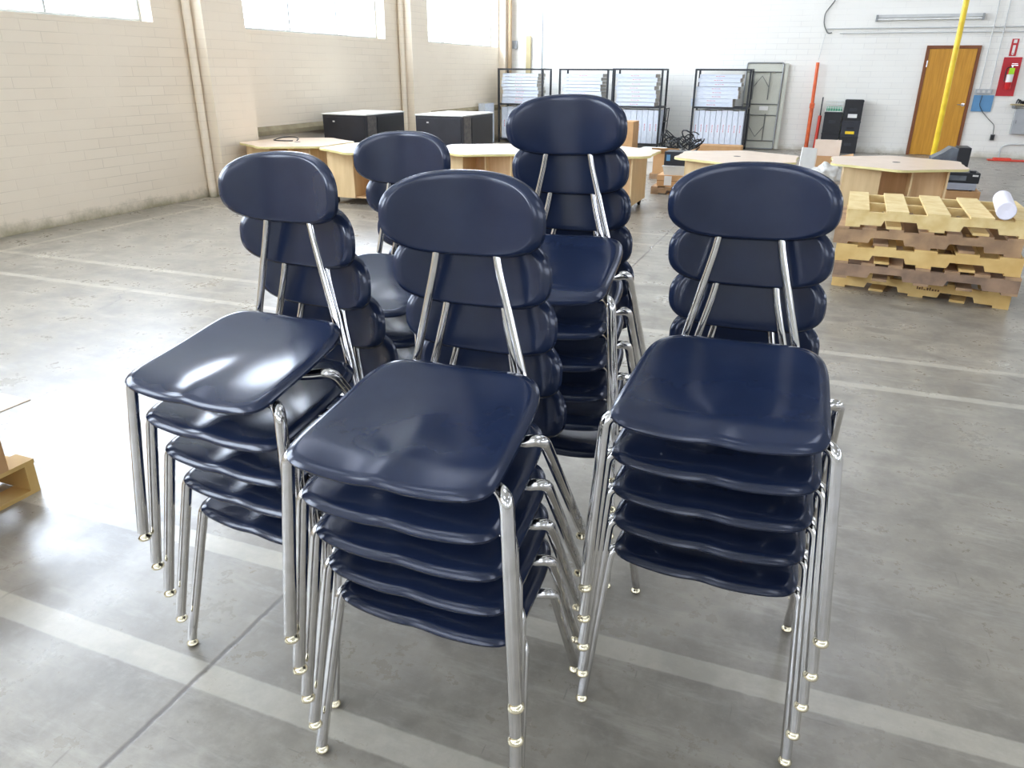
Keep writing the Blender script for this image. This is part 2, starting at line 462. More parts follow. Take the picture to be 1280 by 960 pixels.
def make_chair():
    t = thing('stacking_chair', 'chair', 'chair')
    obj('seat', make_seat(), navy, t, smooth='auto')
    obj('backrest', make_back(), navy, t, smooth='auto')
    for s in (-1, 1):
        # front leg: straight tube from the glide to a bend beside the seat, then inboard under it
        top = rounded([(s*.259, -.259, .022), (s*.232, -.158, .428), (s*.185, -.128, .420), (s*.100, -.105, .412)], [.055, .03], 10)
        g = obj('leg', tube(bmesh.new(), top, .0138, 16), chrome, t, smooth='auto')
        bm = bmesh.new(); lathe(bm, [(.0001, 0), (.012, 0), (.0166, .004), (.0166, .007), (.011, .013), (.007, .017), (.007, .030)], 18, (s*.259, -.259, 0))
        obj('glide', bm, nickel, g, smooth=True)
        rp = rounded([(s*.2325, .239, .022), (s*.234, .024, .426), (s*.185, .006, .420), (s*.10, -.010, .414)], [.05, .03], 10)
        g = obj('leg', tube(bmesh.new(), rp, .0125, 16), chrome, t, smooth='auto')
        bm = bmesh.new(); lathe(bm, [(.0001, 0), (.012, 0), (.0162, .004), (.0162, .007), (.011, .013), (.0065, .017), (.0065, .030)], 18, (s*.2325, .239, 0))
        obj('glide', bm, nickel, g, smooth=True)
        pp = rounded([(s*.135, .02, .418), (s*.140, .182, .424), (s*.072, .234, .690), (s*.056, .262, .80)], [.05, .03], 8)
        obj('back_post', tube(bmesh.new(), pp, .0092, 14), chrome, t, smooth='auto')
    bm = bmesh.new()
    tube(bm, [(-.15, -.105, .414), (0, -.105, .410), (.15, -.105, .414)], .0125, 12)
    tube(bm, [(-.14, -.010, .416), (0, -.010, .413), (.14, -.010, .416)], .0115, 12)
    for s in (-1, 1): tube(bm, [(s*.11, -.105, .414), (s*.12, -.04, .416), (s*.14, .03, .418)], .009, 10)
    obj('seat_frame', bm, chrome, t, smooth='auto')
    return t
proto = make_chair()
stacks = {  # x, y, yaw deg, dx, ddy, count, name, group
    'B': (-.6713, 1.340, -.616, .0076, -.0033, 5, 'front centre stack'),
    'C': (-.1255, 1.7401, -.448, .0038, -.0026, 5, 'front right stack'),
    'A': (-1.2277, 1.4933, -4.015, .0051, -.0042, 5, 'front left stack'),
    'D': (-.7109, 2.2276, .0225, .0041, -.003, 6, 'tallest stack at the back'),
    'E': (-1.2661, 2.2004, -2.874, -.0006, -.0026, 5, 'half-hidden rear left stack'),
}
words5 = ['lowest', 'second lowest', 'middle', 'second highest', 'topmost']
words6 = ['lowest', 'second lowest', 'third lowest', 'third highest', 'second highest', 'topmost']
first = True
for key, (sx, sy, sa, dx, ddy, n, nm) in stacks.items():
    for k in range(n):
        o = proto if first else copy_tree(proto); first = False
        a = R(sa); lx, ly = k*dx, k*(-.0184+ddy)
        o.location = (sx+math.cos(a)*lx-math.sin(a)*ly, sy+math.sin(a)*lx+math.cos(a)*ly, k*.1175)
        o.rotation_euler = (R(1.9816)*k, R(-.3943)*k, a)
        w = (words6 if n == 6 else words5)[k]
        o['label'] = 'navy chair with chrome legs, %s of the %s' % (w, nm)
        o['group'] = 'stacked navy chairs, ' + nm

# ------------------------------------------------------------------ pallets
def make_pallet(name, label, Lx, Ly, m, bw=.145, nb=5, mats=None, h=.127, nbot=5, notch=True, group=None):
    t = thing(name, label, 'pallet', group=group)
    md, mst = (mats or (m, m))
    bt = .017; sh = h-2*bt
    for j, y in enumerate((0, Ly/2-.019, Ly-.038)):
        z0, z1 = bt, bt+sh
        P = [(0, z0)]
        if notch:
            for a in (.20*Lx, .62*Lx):
                w = .20*Lx; P += [(a, z0), (a+.015, z0+.04), (a+w-.015, z0+.04), (a+w, z0)]
        P += [(Lx, z0), (Lx, z1), (0, z1)]
        obj('stringer', prism(bmesh.new(), P, y, y+.038, 'Y'), mst, t)
    pitch = (Lx-bw)/(nb-1)
    for k in range(nb):
        x = k*pitch + (rnd.uniform(-.006, .006) if 0 < k < nb-1 else 0)
        obj('deck_board', B_(x, x+bw, -.006+rnd.uniform(0, .006), Ly+.004, h-bt, h), md, t)
    for k in range(nbot):
        x = k*(Lx-.1)/(nbot-1)
        obj('deck_board', B_(x, x+.1, 0, Ly, 0, bt), md, t)
    return t
PG = 'wooden pallets stacked on the right'
pl = [('new_pine', (pine, pine), (.222, 6.06), -1.5, 'pale new pine pallet with a paper roll lying on it, topmost of the right stack'),
      ('b', (brownw, brownw), (.158, 6.06), -2.5, 'weathered brown pallet directly under the pale new pine pallet'),
      ('c', (yelloww, yelloww), (.185, 6.05), -3.0, 'yellowish pallet in the middle of the right stack'),
      ('d', (brownw, greyw), (.192, 6.05), -5.0, 'grey-brown weathered pallet, second lowest of the right stack'),
      ('e', (yelloww, yelloww), (.205, 6.30), -11.5, 'yellowish pallet with an ink stamp lying on the floor, lowest of the right stack')]
for i, (_, mm, (px, py), rz, lab) in enumerate(pl):
    t = make_pallet('wooden_pallet', lab, 1.2, .95, None, bw=.145 if i != 1 and i != 3 else .095, nb=5 if i not in (1, 3) else 7, mats=mm, group=PG)
    t.location = (px, py, (4-i)*.1275); t.rotation_euler = (0, 0, R(rz))
    if i == 4:
        bm = bmesh.new(); x = .60
        for w, hh in ((.008, .022), (.012, .016), (.008, .022), (.014, .006), (.012, .02), (.01, .024), (.014, .014), (.012, .014), (.012, .014)):
            box(bm, x, x+w, -.0015, .001, .062, .062+hh); x += w+.006
        obj('ink_stamp', bm, stamp, t)
# paper roll lying on the top pallet
bm = bmesh.new()
Mr = Matrix.Translation((1.20, 5.98, .5100+.127+.0605)) @ Matrix.Rotation(R(-7), 4, 'Z') @ Matrix.Rotation(-PI/2, 4, 'X')
lathe(bm, [(.001, .006), (.02, .004), (.055, 0), (.060, .004), (.060, .62), (.055, .624), (.001, .62)], 28, M=Mr)
tag(obj('paper_roll', bm, paperroll, smooth='auto'), 'roll of white paper lying across the topmost pine pallet', 'paper roll')

# pallet and carton at the left edge of the photo
t = make_pallet('wooden_pallet', 'pallet at the left edge of the photo carrying an open carton', 1.2, 1.0, None, mats=(yelloww, yelloww), notch=True, bw=.1, nb=7, h=.14)
t.location = (-3.905, .70, 0); 
t = thing('cardboard_box', 'cardboard box with wide flap on the pallet at the left edge', 'box', (-3.06, 1.25, .14))
bm = bmesh.new()
for a in ((-.354, .352, -.355, -.350, 0, .26), (-.354, .352, .350, .355, 0, .26), (-.356, -.351, -.35, .35, 0, .26), (.351, .356, -.35, .35, 0, .26), (-.35, .35, -.35, .35, 0, .005)): box(bm, *a)
obj('carton_body', bm, card, t)
obj('flap', B_(-.354, .43, -.20, .455, .262, .267), card_pale, t)

# ------------------------------------------------------------------ tables
TG = 'wavy maple activity tables'
def make_table():
    t = thing('activity_table', 'x', 'table', group=TG)
    n = 144; poly = []
    for k in range(n):
        a = 2*PI*k/n
        r = .69+.045*math.cos(6*(a-R(30))) + .012*math.cos(12*(a-R(30)))
        poly.append((r*math.cos(a)*.98, r*math.sin(a)))
    top = obj('tabletop', prism(bmesh.new(), poly, .642, .665, 'Z'), laminate, t)
    bm = bmesh.new(); P2 = [(x*1.004, y*1.004) for x, y in poly]
    A = [[bm.verts.new((x, y, z)) for x, y in P2] for z in (.640, .662)]
    I = [[bm.verts.new((x*.994, y*.994, z)) for x, y in poly] for z in (.640, .662)]
    for k in range(n):
        j = (k+1) % n
        bm.faces.new((A[0][k], A[0][j], A[1][j], A[1][k])); bm.faces.new((A[0][k], I[0][k], I[0][j], A[0][j])); bm.faces.new((A[1][k], A[1][j], I[1][j], I[1][k]))
    obj('edge_band', bm, yellow_edge, top)
    bm = bmesh.new(); lathe(bm, [(.001, .6655), (.034, .6655), (.040, .667), (.040, .6655)], 20); obj('cable_grommet', bm, blackp, top)
    z0, z1 = .085, .642
    def P(nm, *a, m=maple): return obj(nm, B_(*a), m, t)
    P('base_panel', -.50, .46, -.38, .38, .085, .105, m=maple_in)            # floor of the cabinet
    P('base_panel', -.50, -.15, -.40, -.382, z0, z1)                       # closed front at the left
    P('base_panel', .46, .478, -.40, .38, z0, z1)                          # right end
    P('base_panel', -.518, -.50, -.40, .38, z0, z1)                        # left end
    P('divider', -.168, -.15, -.382, .36, .105, z1)
    P('divider', .135, .153, -.40, .36, .105, z1)
    P('back_panel', -.50, .46, .362, .38, .105, z1, m=maple_in)
    P('back_panel', -.15, .135, -.02, -.002, .105, z1, m=maple_in)
    P('back_panel', .153, .46, -.30, -.282, .105, z1, m=maple_in)
    for x, y in ((-.46, -.34), (.42, -.34), (-.46, .32), (.42, .32)):
        bm = bmesh.new()
        lathe(bm, [(.0001, -.016), (.028, -.016), (.033, -.010), (.033, .010), (.028, .016), (.0001, .016)], 16, M=Matrix.Translation((x, y+.012, .033)) @ Matrix.Rotation(PI/2, 4, 'Y'))
        w = obj('caster', bm, rubber, t, smooth='auto')
        bm = bmesh.new(); box(bm, x-.024, x+.024, y-.025, y+.02, .068, .085); box(bm, x-.024, x-.019, y-.012, y+.02, .033, .07); box(bm, x+.019, x+.024, y-.012, y+.02, .033, .07)
        obj('fork', bm, blackp, w)
    return t
tb = make_table()
tables = [(.735, 9.30, 0, 'wavy-edged maple table just behind the stack of pallets'),
          (-.92, 9.19, 0, 'wavy-edged maple table behind the front right chair stack, near the white panel'),
          (-2.50, 9.15, 0, 'wavy-edged maple table partly behind the right side of the tallest chair stack'),
          (-3.86, 8.80, 0, 'brightly lit maple table in front of the right-hand black cabinet'),
          (-5.16, 8.42, 0, 'maple table on casters touching the table with the cable loop'),
          (-6.52, 8.58, 0, 'maple table nearest the left wall with a loop of cable on it')]
for i, (x, y, rz, lab) in enumerate(tables):
    o = tb if i == 0 else copy_tree(tb)
    o.location = (x, y, 0); o.rotation_euler = (0, 0, R(rz)); o['label'] = lab
# cable loop on the left table
bm = bmesh.new()
pts = [(-6.78+.16*math.cos(a)*1.1, 8.68+.13*math.sin(a), .674+.03*max(0, math.sin(a))) for a in [2*PI*k/26 for k in range(25)]]
tube(bm, pts, .007, 8)
tag(obj('cable_loop', bm, blackp, smooth=True), 'thin black cable loop lying on the table nearest the left wall', 'cable')

# ------------------------------------------------------------------ black cabinets by the left wall
def cabinet(x1, y0, w, d, label):
    t = thing('black_cabinet', label, 'cabinet', (x1-w, y0, 0), group='black cabinets by the left wall')
    h = .95
    obj('cabinet_body', B_(0, w, 0, d, .06, h-.02, bev=.006), charcoal, t)
    obj('cabinet_top', B_(-.01, w+.01, -.01, d+.01, h-.02, h, bev=.004), paint_white, t)  # top painted white for the window glare on it
    obj('side_panel', B_(w, w+.006, .30, d-.04, .10, h-.05), blackp, t)
    obj('pale_strip', B_(w, w+.004, .03, .27, .08, h-.03), palegrey, t)  # strip paler than the side panel, next to the front corner
    dr = obj('front_door', B_(.03, w-.03, -.014, 0, .09, h-.05, bev=.004), charcoal, t)
    obj('latch', B_(w*.25, w*.25+.03, -.026, -.014, h-.12, h-.10), tape, dr)
    obj('plinth', B_(.03, w-.03, .03, d-.03, 0, .06), blackp, t)
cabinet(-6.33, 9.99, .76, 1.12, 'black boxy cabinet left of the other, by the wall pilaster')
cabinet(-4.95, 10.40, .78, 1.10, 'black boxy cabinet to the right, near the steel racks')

# ------------------------------------------------------------------ racks with flat cartons
RG = 'black steel racks along the back wall'
def rack(x0, y0, w, d, h, zs, label):
    t = thing('steel_rack', label, 'rack', (x0, y0, 0), group=RG)
    r = .019
    for x in (r, w-r):
        for y in (r, d-r):
            obj('rack_post', B_(x-r, x+r, y-r, y+r, 0, h), rackm, t)
    for z in (h-.036, zs-.036, .06):
        nm = 'top_frame' if z > 1 else 'shelf_frame'
        bm = bmesh.new()
        box(bm, 2*r, w-2*r, 0, .036, z, z+.036); box(bm, 2*r, w-2*r, d-.036, d, z, z+.036)
        box(bm, 0, .036, 2*r, d-2*r, z, z+.036); box(bm, w-.036, w, 2*r, d-2*r, z, z+.036)
        if z < 1:
            for q in (.3, .5, .7): box(bm, 2*r, w-2*r, d*q-.012, d*q+.012, z+.008, z+.036)
        obj(nm, bm, rackm, t)
    return t
def carton_proto():
    t = thing('flat_carton', 'x', 'carton')
    obj('carton_body', B_(-.5, .5, -.5, .5, 0, 1), whitebox, t)
    obj('side_face', B_(.5, .504, -.497, .497, .02, .98), shadebox, t)  # grey face paints in the shade on the carton's right side
    bm = bmesh.new()
    for a, b in ((-.12, -.07), (-.055, -.02), (-.005, .02), (.035, .09)): box(bm, a, b, -.5008, -.499, .42, .56)
    obj('red_print', bm, redprint, t)
    return t
cp = carton_proto(); cfirst = [True]
def carton(x, y, z, sx, sy, sz, rz, label, group, upright=False):
    o = cp if cfirst[0] else copy_tree(cp); cfirst[0] = False
    if upright:
        # stood on its long edge: thickness runs along x
        o.scale = (sz, sy, sx); o.rotation_euler = (0, -PI/2, rz)
        o.location = (x+sx, y, z+sz/2)
    else:
        o.scale = (sx, sy, sz); o.rotation_euler = (0, 0, R(rz)); o.location = (x, y, z)
    o['label'] = label; o['group'] = group
racks = [(-7.17, 16.95, 1.10, .60, 1.60, .86, 'leftmost rack, next to the room corner', 9, 7),
         (-5.70, 16.95, 1.13, .60, 1.60, .86, 'second of the row of three', 9, 8),
         (-4.49, 16.95, 1.10, .60, 1.61, .86, 'right end of the row of three', 8, 8),
         (-2.76, 17.14, 1.14, .56, 1.61, .87, 'separate rack beside the leaning mesh table', 8, 9)]
labs = ['leftmost steel rack', 'second steel rack from the left', 'third steel rack from the left', 'separate rack by the mesh table']
for (x0, y0, w, d, h, zs, lab, nh, nv), ln in zip(racks, labs):
    rack(x0, y0, w, d, h, zs, 'black steel rack of flat white cartons, ' + lab)
    z = zs; th = (h-.10-zs)/nh
    last = ln.startswith('separate')
    for k in range(nh):
        t_ = th*rnd.uniform(.88, 1.0)
        dx = rnd.uniform(-.025, .025) - ((.09*(1-k/nh)) if last else 0) - (.05 if last and k < 2 else 0)
        carton(x0+w*.47+dx, y0+.29+rnd.uniform(-.01, .01), z, .86, .47, t_*.985, rnd.uniform(-.6, .6),
               'flat white carton lying on the upper shelf of the ' + ln, 'cartons lying on the upper shelf of the ' + ln)
        z += th
    xv = x0+.05+(.03 if not last else 0); tv = (w-.10)/nv
    for k in range(nv):
        carton(xv, y0+.29+rnd.uniform(-.006, .006), .097, tv*.93, .47, zs-.16-rnd.uniform(0, .02), 0,
               'white carton on edge on the lower shelf of the ' + ln, 'cartons standing on the lower shelf of the ' + ln, True)
        xv += tv
for k in range(3):
    o = copy_tree(cp); o.scale = (.86, .5, .05); o.rotation_euler = (0, -PI/2, 0); o.location = (-7.20-.057*k+.0, 16.55, .44)
    o['label'] = 'white carton on edge on the floor left of the leftmost rack'; o['group'] = 'loose cartons by the leftmost rack'
# wire grid leaning by the third rack
t = thing('wire_grid', 'black wire grid leaning on the right side of the third rack', 'grid', (-3.36, 17.0, 0))
bm = bmesh.new()
for y in (0, .25, .5): tube(bm, [(0, y, .02), (.05, y, .82)], .010, 6)
for z in (.03, .28, .55, .81): tube(bm, [(z*.06, 0, z), (z*.06, .5, z)], .010, 6)
obj('grid_bars', bm, rackm, t)
bm = bmesh.new(); box(bm, -.02, .3, -.02, .02, 0, .05); obj('foot', bm, rackm, t)

# mesh folding table leaning against the back wall
t = thing('folding_mesh_table', 'grey mesh folding table leaning upright against the back wall', 'table', (-1.80, 17.755, 0)); t.rotation_euler = (R(-5), 0, 0)
W, H = .74, 1.74
bm = bmesh.new(); tube(bm, rounded([(0, 0, .02), (0, 0, H), (W, 0, H), (W, 0, .02), (.02, 0, .02)], .05), .016, 10); obj('outer_frame', bm, galv, t, smooth='auto')
obj('mesh_top', B_(.012, W-.012, .006, .018, .03, H-.012), meshm, t)
for z in (H-.18, .92, .70, .18): obj('cross_bar', tube(bmesh.new(), [(.02, -.012, z), (W-.02, -.012, z)], .011, 8), tubegrey, t)
for s, zz in ((1, H-.18), (-1, .18)):
    for x in (.18, .5):
        tube_pts = rounded([(x, -.03, zz), (x, -.035, zz-s*.55)], .02)
        obj('leg', tube(bmesh.new(), tube_pts, .011, 8), tubegrey, t)
    bm = bmesh.new(); tube(bm, [(.18, -.035, zz-s*.30), (.34, -.04, zz-s*.08), (.5, -.035, zz-s*.30)], .008, 8); obj('brace', bm, tubegrey, t)
obj('label_tag', B_(.36, .54, -.03, -.022, .80, .88), tape, t)
obj('side_rail', B_(W+.03, W+.10, .0, .05, .02, H-.01), meshm, t)

# orange bars
t = thing('orange_bar', 'tall orange adjustable bar leaning upright against the back wall', 'bar', (-.385, 17.80, 0))
obj('lower_tube', tube(bmesh.new(), [(0, 0, 0), (0, 0, .92)], .040, 12), orangep, t, smooth='auto')
obj('upper_tube', tube(bmesh.new(), [(-.005, 0, .92), (-.015, .04, 1.74)], .034, 12), orangep, t, smooth='auto')
obj('ratchet_joint', B_(-.05, .045, -.045, .03, .86, .96, bev=.01), orangep, t)
obj('foot_pad', B_(-.045, .045, -.045, .045, 0, .03, bev=.005), blackp, t)
t = thing('red_jack', 'short red-orange jack with black rod leaning beside the tall orange bar', 'jack', (-.215, 17.78, 0))
obj('jack_tube', tube(bmesh.new(), [(0, 0, .02), (.015, .02, .72)], .034, 12), redorange, t, smooth='auto')
obj('jack_rod', tube(bmesh.new(), [(.015, .02, .72), (.02, .03, 1.08)], .013, 8), blackp, t)
obj('jack_base', B_(-.04, .04, -.04, .04, 0, .03), blackp, t)

# stacked black bins by the wall
def bin_(x, z, w, h, m, label, tagm=None, tx=0):
    t = thing('storage_bin', label, 'bin', (x, 17.60, z), group='black storage bins against the back wall')
    bm = bmesh.new()
    for a in ((0, w, 0, .015, 0, h), (0, w, .29, .305, 0, h), (0, .015, .015, .29, 0, h), (w-.015, w, .015, .29, 0, h), (.015, w-.015, .015, .29, 0, .012)): box(bm, *a)
    obj('bin_body', bm, m, t)
    bm = bmesh.new(); box(bm, -.006, w+.006, -.010, 0, h-.035, h-.008); obj('rim', bm, m, t)
    bm = bmesh.new(); box(bm, w*.3, w*.7, -.006, 0, h*.45, h*.60); obj('front_recess', bm, blackp if m is not blackp else charcoal, t)
    if tagm: obj('front_label', B_(w*.25, w*.75, -.008, -.001, h*.14, h*.32), tagm, t)
    return t
x0 = -.115
bin_(x0, 0, .335, .40, blackp, 'black storage bin at the foot of the left column of bins')
bin_(x0, .402, .335, .40, blackp, 'black storage bin in the middle of the left column of bins')
t = thing('wire_basket', 'white basket with green contents on top of the left column of bins', 'basket', (x0, 17.60, .812))
bm = bmesh.new()
for z in (0, .07, .14, .20):
    tube(bm, [(0, 0, z), (.335, 0, z)], .006, 6); tube(bm, [(0, .3, z), (.335, .3, z)], .006, 6); tube(bm, [(0, 0, z), (0, .3, z)], .006, 6); tube(bm, [(.335, 0, z), (.335, .3, z)], .006, 6)
for k in range(8):
    x = .335*k/7; tube(bm, [(x, 0, 0), (x, 0, .20)], .004, 6); tube(bm, [(x, .3, 0), (x, .3, .20)], .004, 6)
obj('wire_sides', bm, paint_white, t)
obj('basket_base', B_(0, .335, 0, .3, -.001, .008), paint_white, t)
obj('contents', B_(.02, .315, .02, .28, .01, .085), green, t)
bin_(.245, 0, .345, .34, blackp, 'black storage bin at the foot of the right column of bins')
bin_(.245, .342, .345, .30, charcoal, 'dark grey bin with a yellow label in the middle of the right column', yellowp)
bin_(.245, .644, .345, .40, blackp, 'black storage bin with a white label, topmost of the right column', tape)

# ------------------------------------------------------------------ door, pole, wall fittings
d = bpy.data.objects.new('door_1', None); C.objects.link(d); d['kind'] = 'structure'
DX0, DX1, DH = 1.56, 2.50, 2.05
bm = bmesh.new(); box(bm, DX0, DX0+.055, YB-.05, YB, 0, DH); box(bm, DX1-.055, DX1, YB-.05, YB, 0, DH); box(bm, DX0+.055, DX1-.055, YB-.05, YB, DH-.055, DH)
obj('door_frame', bm, doorframe, d)
obj('door_leaf', B_(DX0+.058, DX1-.058, YB-.035, YB-.002, .01, DH-.058), doorm, d)
bm = bmesh.new(); tube(bm, rounded([(2.395, YB-.035, .98), (2.395, YB-.09, .98), (2.29, YB-.095, .98)], .02), .011, 8); lathe(bm, [(.001, 0), (.032, 0), (.032, .008), (.001, .010)], 16, M=Matrix.Translation((2.395, YB-.036, .98)) @ Matrix.Rotation(PI/2, 4, 'X'))
obj('door_handle', bm, chrome, d, smooth='auto')
obj('hinge', B_(DX0+.045, DX0+.062, YB-.056, YB-.034, 1.66, 1.78), chrome, d)

tag(obj('yellow_pole', lathe(bmesh.new(), [(.001, 0), (.038, 0), (.038, ZC-.01), (.001, ZC-.01)], 24, (1.50, 13.0, 0)), yellowp, smooth='auto'),
    'tall yellow painted steel pole standing in front of the wooden door', 'pole')

def wallpipe(name, pts, r, m, label, cat, n=10):
    return tag(obj(name, tube(bmesh.new(), pts, r, n), m, smooth='auto'), label, cat)
yw = YB-.03
wallpipe('conduit', [(-.33, yw, 2.37), (9, yw, 2.37)], .014, conduitm, 'upper of two long horizontal conduits on the back wall above the door', 'conduit')
wallpipe('conduit', [(-.07, yw, 2.285), (9, yw, 2.285)], .012, conduitm, 'lower of two long horizontal conduits on the back wall above the door', 'conduit')
wallpipe('conduit', [(2.62, yw-.03, 1.27), (2.62, yw-.03, 4.2)], .010, conduitm, 'left of two vertical conduits rising from the outlet strip by the door', 'conduit')
wallpipe('conduit', [(2.80, yw-.03, 1.27), (2.80, yw-.03, 4.2)], .010, conduitm, 'right of two vertical conduits rising from the outlet strip by the door', 'conduit')
wallpipe('wall_cable', rounded([(-.24, yw, 4.6), (-.24, yw, 2.9), (-.41, yw, 2.66), (-.40, yw, 2.45), (-.30, yw, 2.28), (-.22, yw, 2.30)], .08), .011, tubegrey, 'grey cable looping down the back wall to the left end of the conduits', 'cable')
wallpipe('hanging_cord', [(-.34, yw, 2.28), (-.40, yw, 1.78)], .005, conduitm, 'thin cord hanging from the cable loop down to the orange bar', 'cord')
t = thing('strip_light', 'long pale tube fixture on the back wall above the door', 'light fixture', (.56, yw-.02, 2.52))
obj('fixture_body', B_(0, 1.86, -.03, .045, .03, .085), conduitm, t)
obj('fixture_tube', tube(bmesh.new(), [(.03, -.02, 0), (1.83, -.02, 0)], .020, 10), paint_white, t, smooth='auto')
obj('end_bracket', B_(-.01, .03, -.045, .045, -.03, .085), galv, t)
obj('end_bracket', B_(1.83, 1.87, -.045, .045, -.03, .085), galv, t)
t = thing('outlet_strip', 'grey metal outlet strip on the back wall right of the door', 'outlet', (2.56, YB-.06, 1.185))
obj('strip_body', B_(0, .29, 0, .06, 0, .085, bev=.004), paint_grey, t)
for k in range(3): obj('socket', B_(.03+k*.09, .075+k*.09, -.006, 0, .02, .065), conduitm, t)
t = thing('blue_panel', 'light blue square panel on the wall under the outlet strip', 'panel', (2.56, YB-.03, .86))
obj('panel_sheet', B_(0, .34, 0, .025, 0, .30), bluep, t)
obj('panel_cord', tube(bmesh.new(), rounded([(.14, -.012, .30), (.12, -.014, .12), (.20, -.014, 0)], .05), .006, 6), blackp, t)
wallpipe('power_cable', rounded([(2.76, yw, .86), (2.90, yw, .72), (3.02, yw, .62), (3.04, yw, .42)], .05), .007, tubegrey, 'thin grey cord running from the blue panel down to the low outlet', 'cord')
t = thing('wall_outlet', 'small grey outlet box low on the wall right of the door', 'outlet', (3.00, YB-.045, .33))
obj('outlet_box', B_(0, .075, 0, .045, 0, .11, bev=.004), tubegrey, t); obj('cover_plate', B_(.008, .067, -.004, 0, .01, .10), blackp, t)
t = thing('extinguisher_board', 'red board on the wall carrying the fire extinguisher', 'board', (2.92, YB-.025, 1.15))
obj('board', B_(0, .30, 0, .022, 0, .69), redp, t)
obj('bracket', B_(.12, .18, -.03, 0, .20, .24), chrome, t)
t = thing('fire_extinguisher', 'red fire extinguisher with lime tag hanging on the red board', 'fire extinguisher', (3.07, YB-.118, 1.27))
bm = bmesh.new(); lathe(bm, [(.001, 0), (.050, 0), (.056, .012), (.056, .32), (.044, .355), (.020, .375), (.018, .39), (.001, .39)], 20); obj('cylinder', bm, redglass, t, smooth='auto')
bm = bmesh.new(); lathe(bm, [(.0565, .13), (.0575, .13), (.0575, .27), (.0565, .27)], 20); obj('paper_label', bm, tape, t, smooth='auto')
bm = bmesh.new(); box(bm, -.015, .015, -.015, .015, .385, .42); box(bm, -.02, .09, -.01, .01, .42, .435); box(bm, -.02, .08, -.01, .01, .45, .46); obj('valve_handle', bm, chrome, t)
obj('inspection_tag', B_(-.045, .045, -.066, -.060, .27, .38), lime, t)
obj('hose', tube(bmesh.new(), rounded([(-.01, -.02, .40), (-.085, -.02, .38), (-.08, -.01, .14)], .04), .010, 8), blackp, t, smooth='auto')
t = thing('extinguisher_sign', 'small red and white sign above the red extinguisher board', 'sign', (2.985, YB-.012, 1.86))
obj('sign_plate', B_(0, .115, 0, .010, 0, .30), redp, t)
obj('extinguisher_symbol', B_(.035, .08, -.002, 0, .05, .19), tape, t)
obj('arrow', prism(bmesh.new(), [(.0575, .012), (.085, .043), (.03, .043)], -.002, 0, 'Y'), tape, t)
obj('white_mark', B_(.03, .085, -.002, 0, .225, .285), tape, t)
t = thing('electrical_box', 'grey electrical box with a shelf above it on the back wall at the right edge', 'electrical box', (3.31, YB-.13, .46))
obj('box_body', B_(0, .50, 0, .13, 0, .47, bev=.006), paint_grey, t)
obj('box_door', B_(.02, .48, -.010, 0, .02, .45), paint_grey, t)
obj('box_latch', B_(.03, .05, -.018, -.010, .2, .26), galv, t)
t = thing('wall_shelf', 'narrow brown shelf on the back wall above the grey electrical box', 'shelf', (3.21, YB-.20, .99))
obj('shelf_board', B_(0, .62, 0, .20, 0, .022), brownboard, t)
obj('shelf_bracket', B_(.04, .06, .02, .20, -.06, 0), galv, t)
bm = bmesh.new()
for k in range(9):
    a = k*1.3; tube(bm, rounded([(3.28+.05*k*.7, YB-.12, 1.02), (3.30+.05*k*.7, YB-.13+.03*math.sin(a), 1.09+.02*math.cos(a)), (3.36+.04*k*.7, YB-.10, 1.02)], .03), .012, 6)
tag(obj('cord_coil', bm, blackp, smooth='auto'), 'dark heap of coiled cord on the narrow wall shelf', 'cord')
wallpipe('floor_conduit', rounded([(3.22, YB-.06, .0), (3.22, YB-.06, .22), (3.36, YB-.06, .27), (4.2, YB-.06, .27)], .08), .017, conduitm, 'pale conduit bending up from the floor below the electrical box', 'conduit')
bm = bmesh.new(); box(bm, 2.95, 3.70, 17.30, 17.48, 0, .025, bev=.01); box(bm, 3.05, 3.35, 17.36, 17.52, .0, .05, bev=.015)
tag(obj('red_strap', bm, redorange), 'red-orange strap lying on the floor along the back wall', 'strap')
wallpipe('corner_pipe', [(XL+.23, 17.80, 0), (XL+.23, 17.80, ZC-.01)], .045, brownpipe, 'brown vertical pipe in the left rear corner of the room', 'pipe', 14)
wallpipe('thin_pipe', [(-6.46, 17.93, 0), (-6.46, 17.93, ZC-.01)], .016, galv, 'thin dark vertical pipe on the back wall behind the leftmost rack', 'pipe')
tag(obj('switch_box', B_(-7.21, -7.09, YB-.06, YB, 2.03, 2.20, bev=.004), paint_grey), 'small grey switch box on the back wall beside the corner pipe', 'switch box')
tag(obj('leaning_board', B_(-6.86, -6.74, YB-.06, YB-.03, 0, 2.30), brownboard), 'narrow brown board upright against the back wall behind the leftmost rack', 'board')
# drain pipes on the pilasters
for y, lab in ((7.85, 'pale vertical drain pipe beside the nearer pilaster of the left wall'), (13.02, 'pale vertical drain pipe beside the farther pilaster of the left wall')):
    wallpipe('drain_pipe', [(XL+.06, y-.01, 0), (XL+.06, y-.01, ZC-.01)], .05, wall_l_m, lab, 'pipe', 14)

